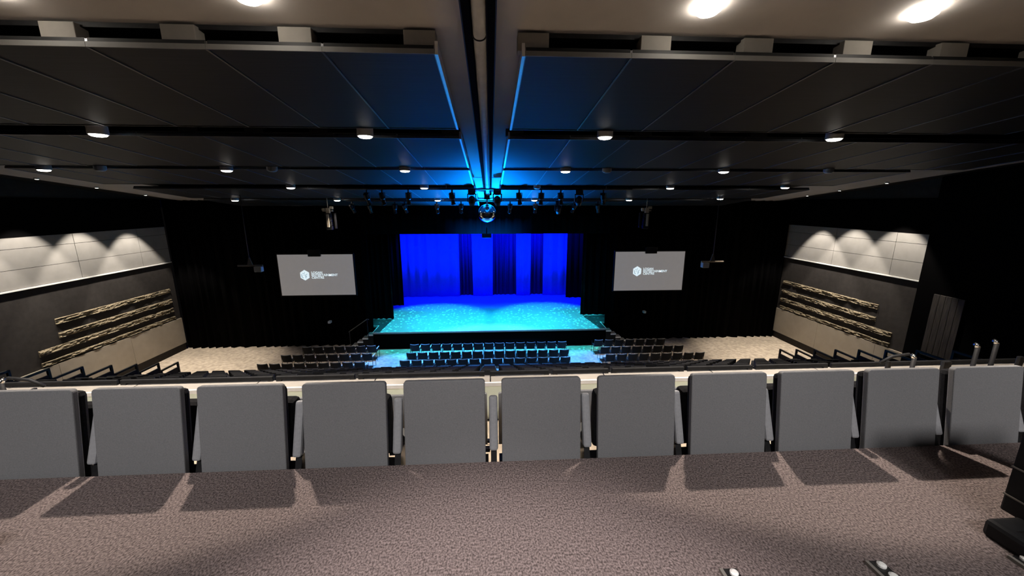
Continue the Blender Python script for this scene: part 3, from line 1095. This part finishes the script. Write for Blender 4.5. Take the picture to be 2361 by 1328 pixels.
# floor plates of the seats behind
for x, y, nm in ((.98, 1.20, 'nearest the middle'), (1.62, 1.20, 'second from the middle'), (2.26, 1.19, 'beside the black cabinet')):
    t = thing('floor_plate', 'black floor plate with two shiny bolt caps on the near carpet, %s' % nm, 'floor plate', (x, y, 0), group='bolted floor plates')
    MB().box(-.03, .03, -.16, .07, 0, .012, bev=.003).build('plate', M_blackmetal, t)
    MB().box(-.044, -.03, -.16, .07, 0, .014).build('pale_edge', M_hang, t)
    for q in (.045, -.005, -.06, -.12):
        MB().lathe([(.017, 0), (.017, .012), (.009, .017)], (0.004, q, .008), 12).build('bolt_cap', M_white, t)
t = thing('black_case', 'low black case just entering at the left edge of the carpet', 'case', (-2.42, 1.50, 0))
MB().box(-.3, .22, -.12, .06, 0, .10, bev=.03).build('body', M_black, t)
MB().box(-.2, .1, -.06, 0, .098, .115, bev=.006).build('handle', M_black, t)

# ------------------------------------------------------------------ stage lighting
def gobo(o, scale, thr, strength=1.0, floor=.35):
    d = o.data
    d.use_nodes = True
    nt = d.node_tree
    em = nt.nodes.get('Emission')
    tc = nt.nodes.new('ShaderNodeTexCoord')
    sp = nt.nodes.new('ShaderNodeSeparateXYZ')
    dx = nt.nodes.new('ShaderNodeMath'); dx.operation = 'DIVIDE'
    dy = nt.nodes.new('ShaderNodeMath'); dy.operation = 'DIVIDE'
    cb = nt.nodes.new('ShaderNodeCombineXYZ')
    vo = nt.nodes.new('ShaderNodeTexVoronoi')
    vo.inputs['Scale'].default_value = scale
    vo.inputs['Randomness'].default_value = .8
    rp = nt.nodes.new('ShaderNodeValToRGB')
    rp.color_ramp.elements[0].position = thr
    rp.color_ramp.elements[0].color = (1, 1, 1, 1)
    rp.color_ramp.elements[1].position = thr + .07
    rp.color_ramp.elements[1].color = (floor, floor, floor, 1)
    L = nt.links.new
    L(tc.outputs['Normal'], sp.inputs[0])
    L(sp.outputs['X'], dx.inputs[0]); L(sp.outputs['Z'], dx.inputs[1])
    L(sp.outputs['Y'], dy.inputs[0]); L(sp.outputs['Z'], dy.inputs[1])
    L(dx.outputs[0], cb.inputs['X']); L(dy.outputs[0], cb.inputs['Y'])
    L(cb.outputs[0], vo.inputs['Vector'])
    L(vo.outputs['Distance'], rp.inputs['Fac'])
    L(rp.outputs['Color'], em.inputs['Strength'])


CY = (0.0, .62, 1.0)
DB = (0.0, 0.004, 1.0)
# cyan washes from the bar right in front of the valance, whose lower edge cuts their beams
for x, tx, p in ((-3.6, -3.6, 5600), (3.5, 3.5, 5600)):
    o = spot('stage_wash', (x, 20.66, 1.12), (tx, 22.4, SZ), p * 1.9, 59, .35, (0.03, .70, .82), .004)
    gobo(o, 32, .26, 1, .34)
for x in (-1.9, 1.8):
    spot('stage_wash', (x, 20.66, 1.12), (x, 22.4, SZ), 2500, 60, .8, (0, .56, 1.0), .03)
# bluer wash over the chairs in front of the stage
spot('floor_wash', (0, 19.6, 1.1), (-.1, 17.8, FZ), 9000, 70, .4, (0.04, .30, 1.0), .05)
for x in (-4.6, 4.5):
    spot('floor_wash', (x, 19.6, 1.1), (x * 1.06, 17.6, FZ), 8500, 38, .5, (0.07, .34, 1.0), .05)
# deep blue on the backdrop
for x, pw in ((-4.2, 5200), (-.8, 3600), (2.4, 3600), (5.0, 4600)):
    spot('backdrop_wash', (x * .9, 25.4, 1.3), (x, 28.9, -3.0), pw, 96, .6, DB, .1)
# added blue fill without a fixture, aimed from the stage floor at the ceiling panels
spot('ceiling_blue_fill', (-.1, 22.6, SZ + .2), (-.1, 15.0, 2.0), 160, 44, 1.0, (0.0, .16, 1.0), .25)
spot('ceiling_blue_fill', (-.1, 22.8, SZ + .2), (-.1, 18.9, 1.8), 52000, 64, 1.0, (0.0, .20, .95), .25)

# ------------------------------------------------------------------ world & view
w = bpy.data.worlds.new('world')
bpy.context.scene.world = w
w.use_nodes = True
w.node_tree.nodes['Background'].inputs['Color'].default_value = (.5, .45, .45, 1)
w.node_tree.nodes['Background'].inputs['Strength'].default_value = .004
vs = bpy.context.scene.view_settings
vs.view_transform = 'Standard'
vs.look = 'None'
vs.exposure = 0.0
vs.gamma = 1.0
vs.use_curve_mapping = False
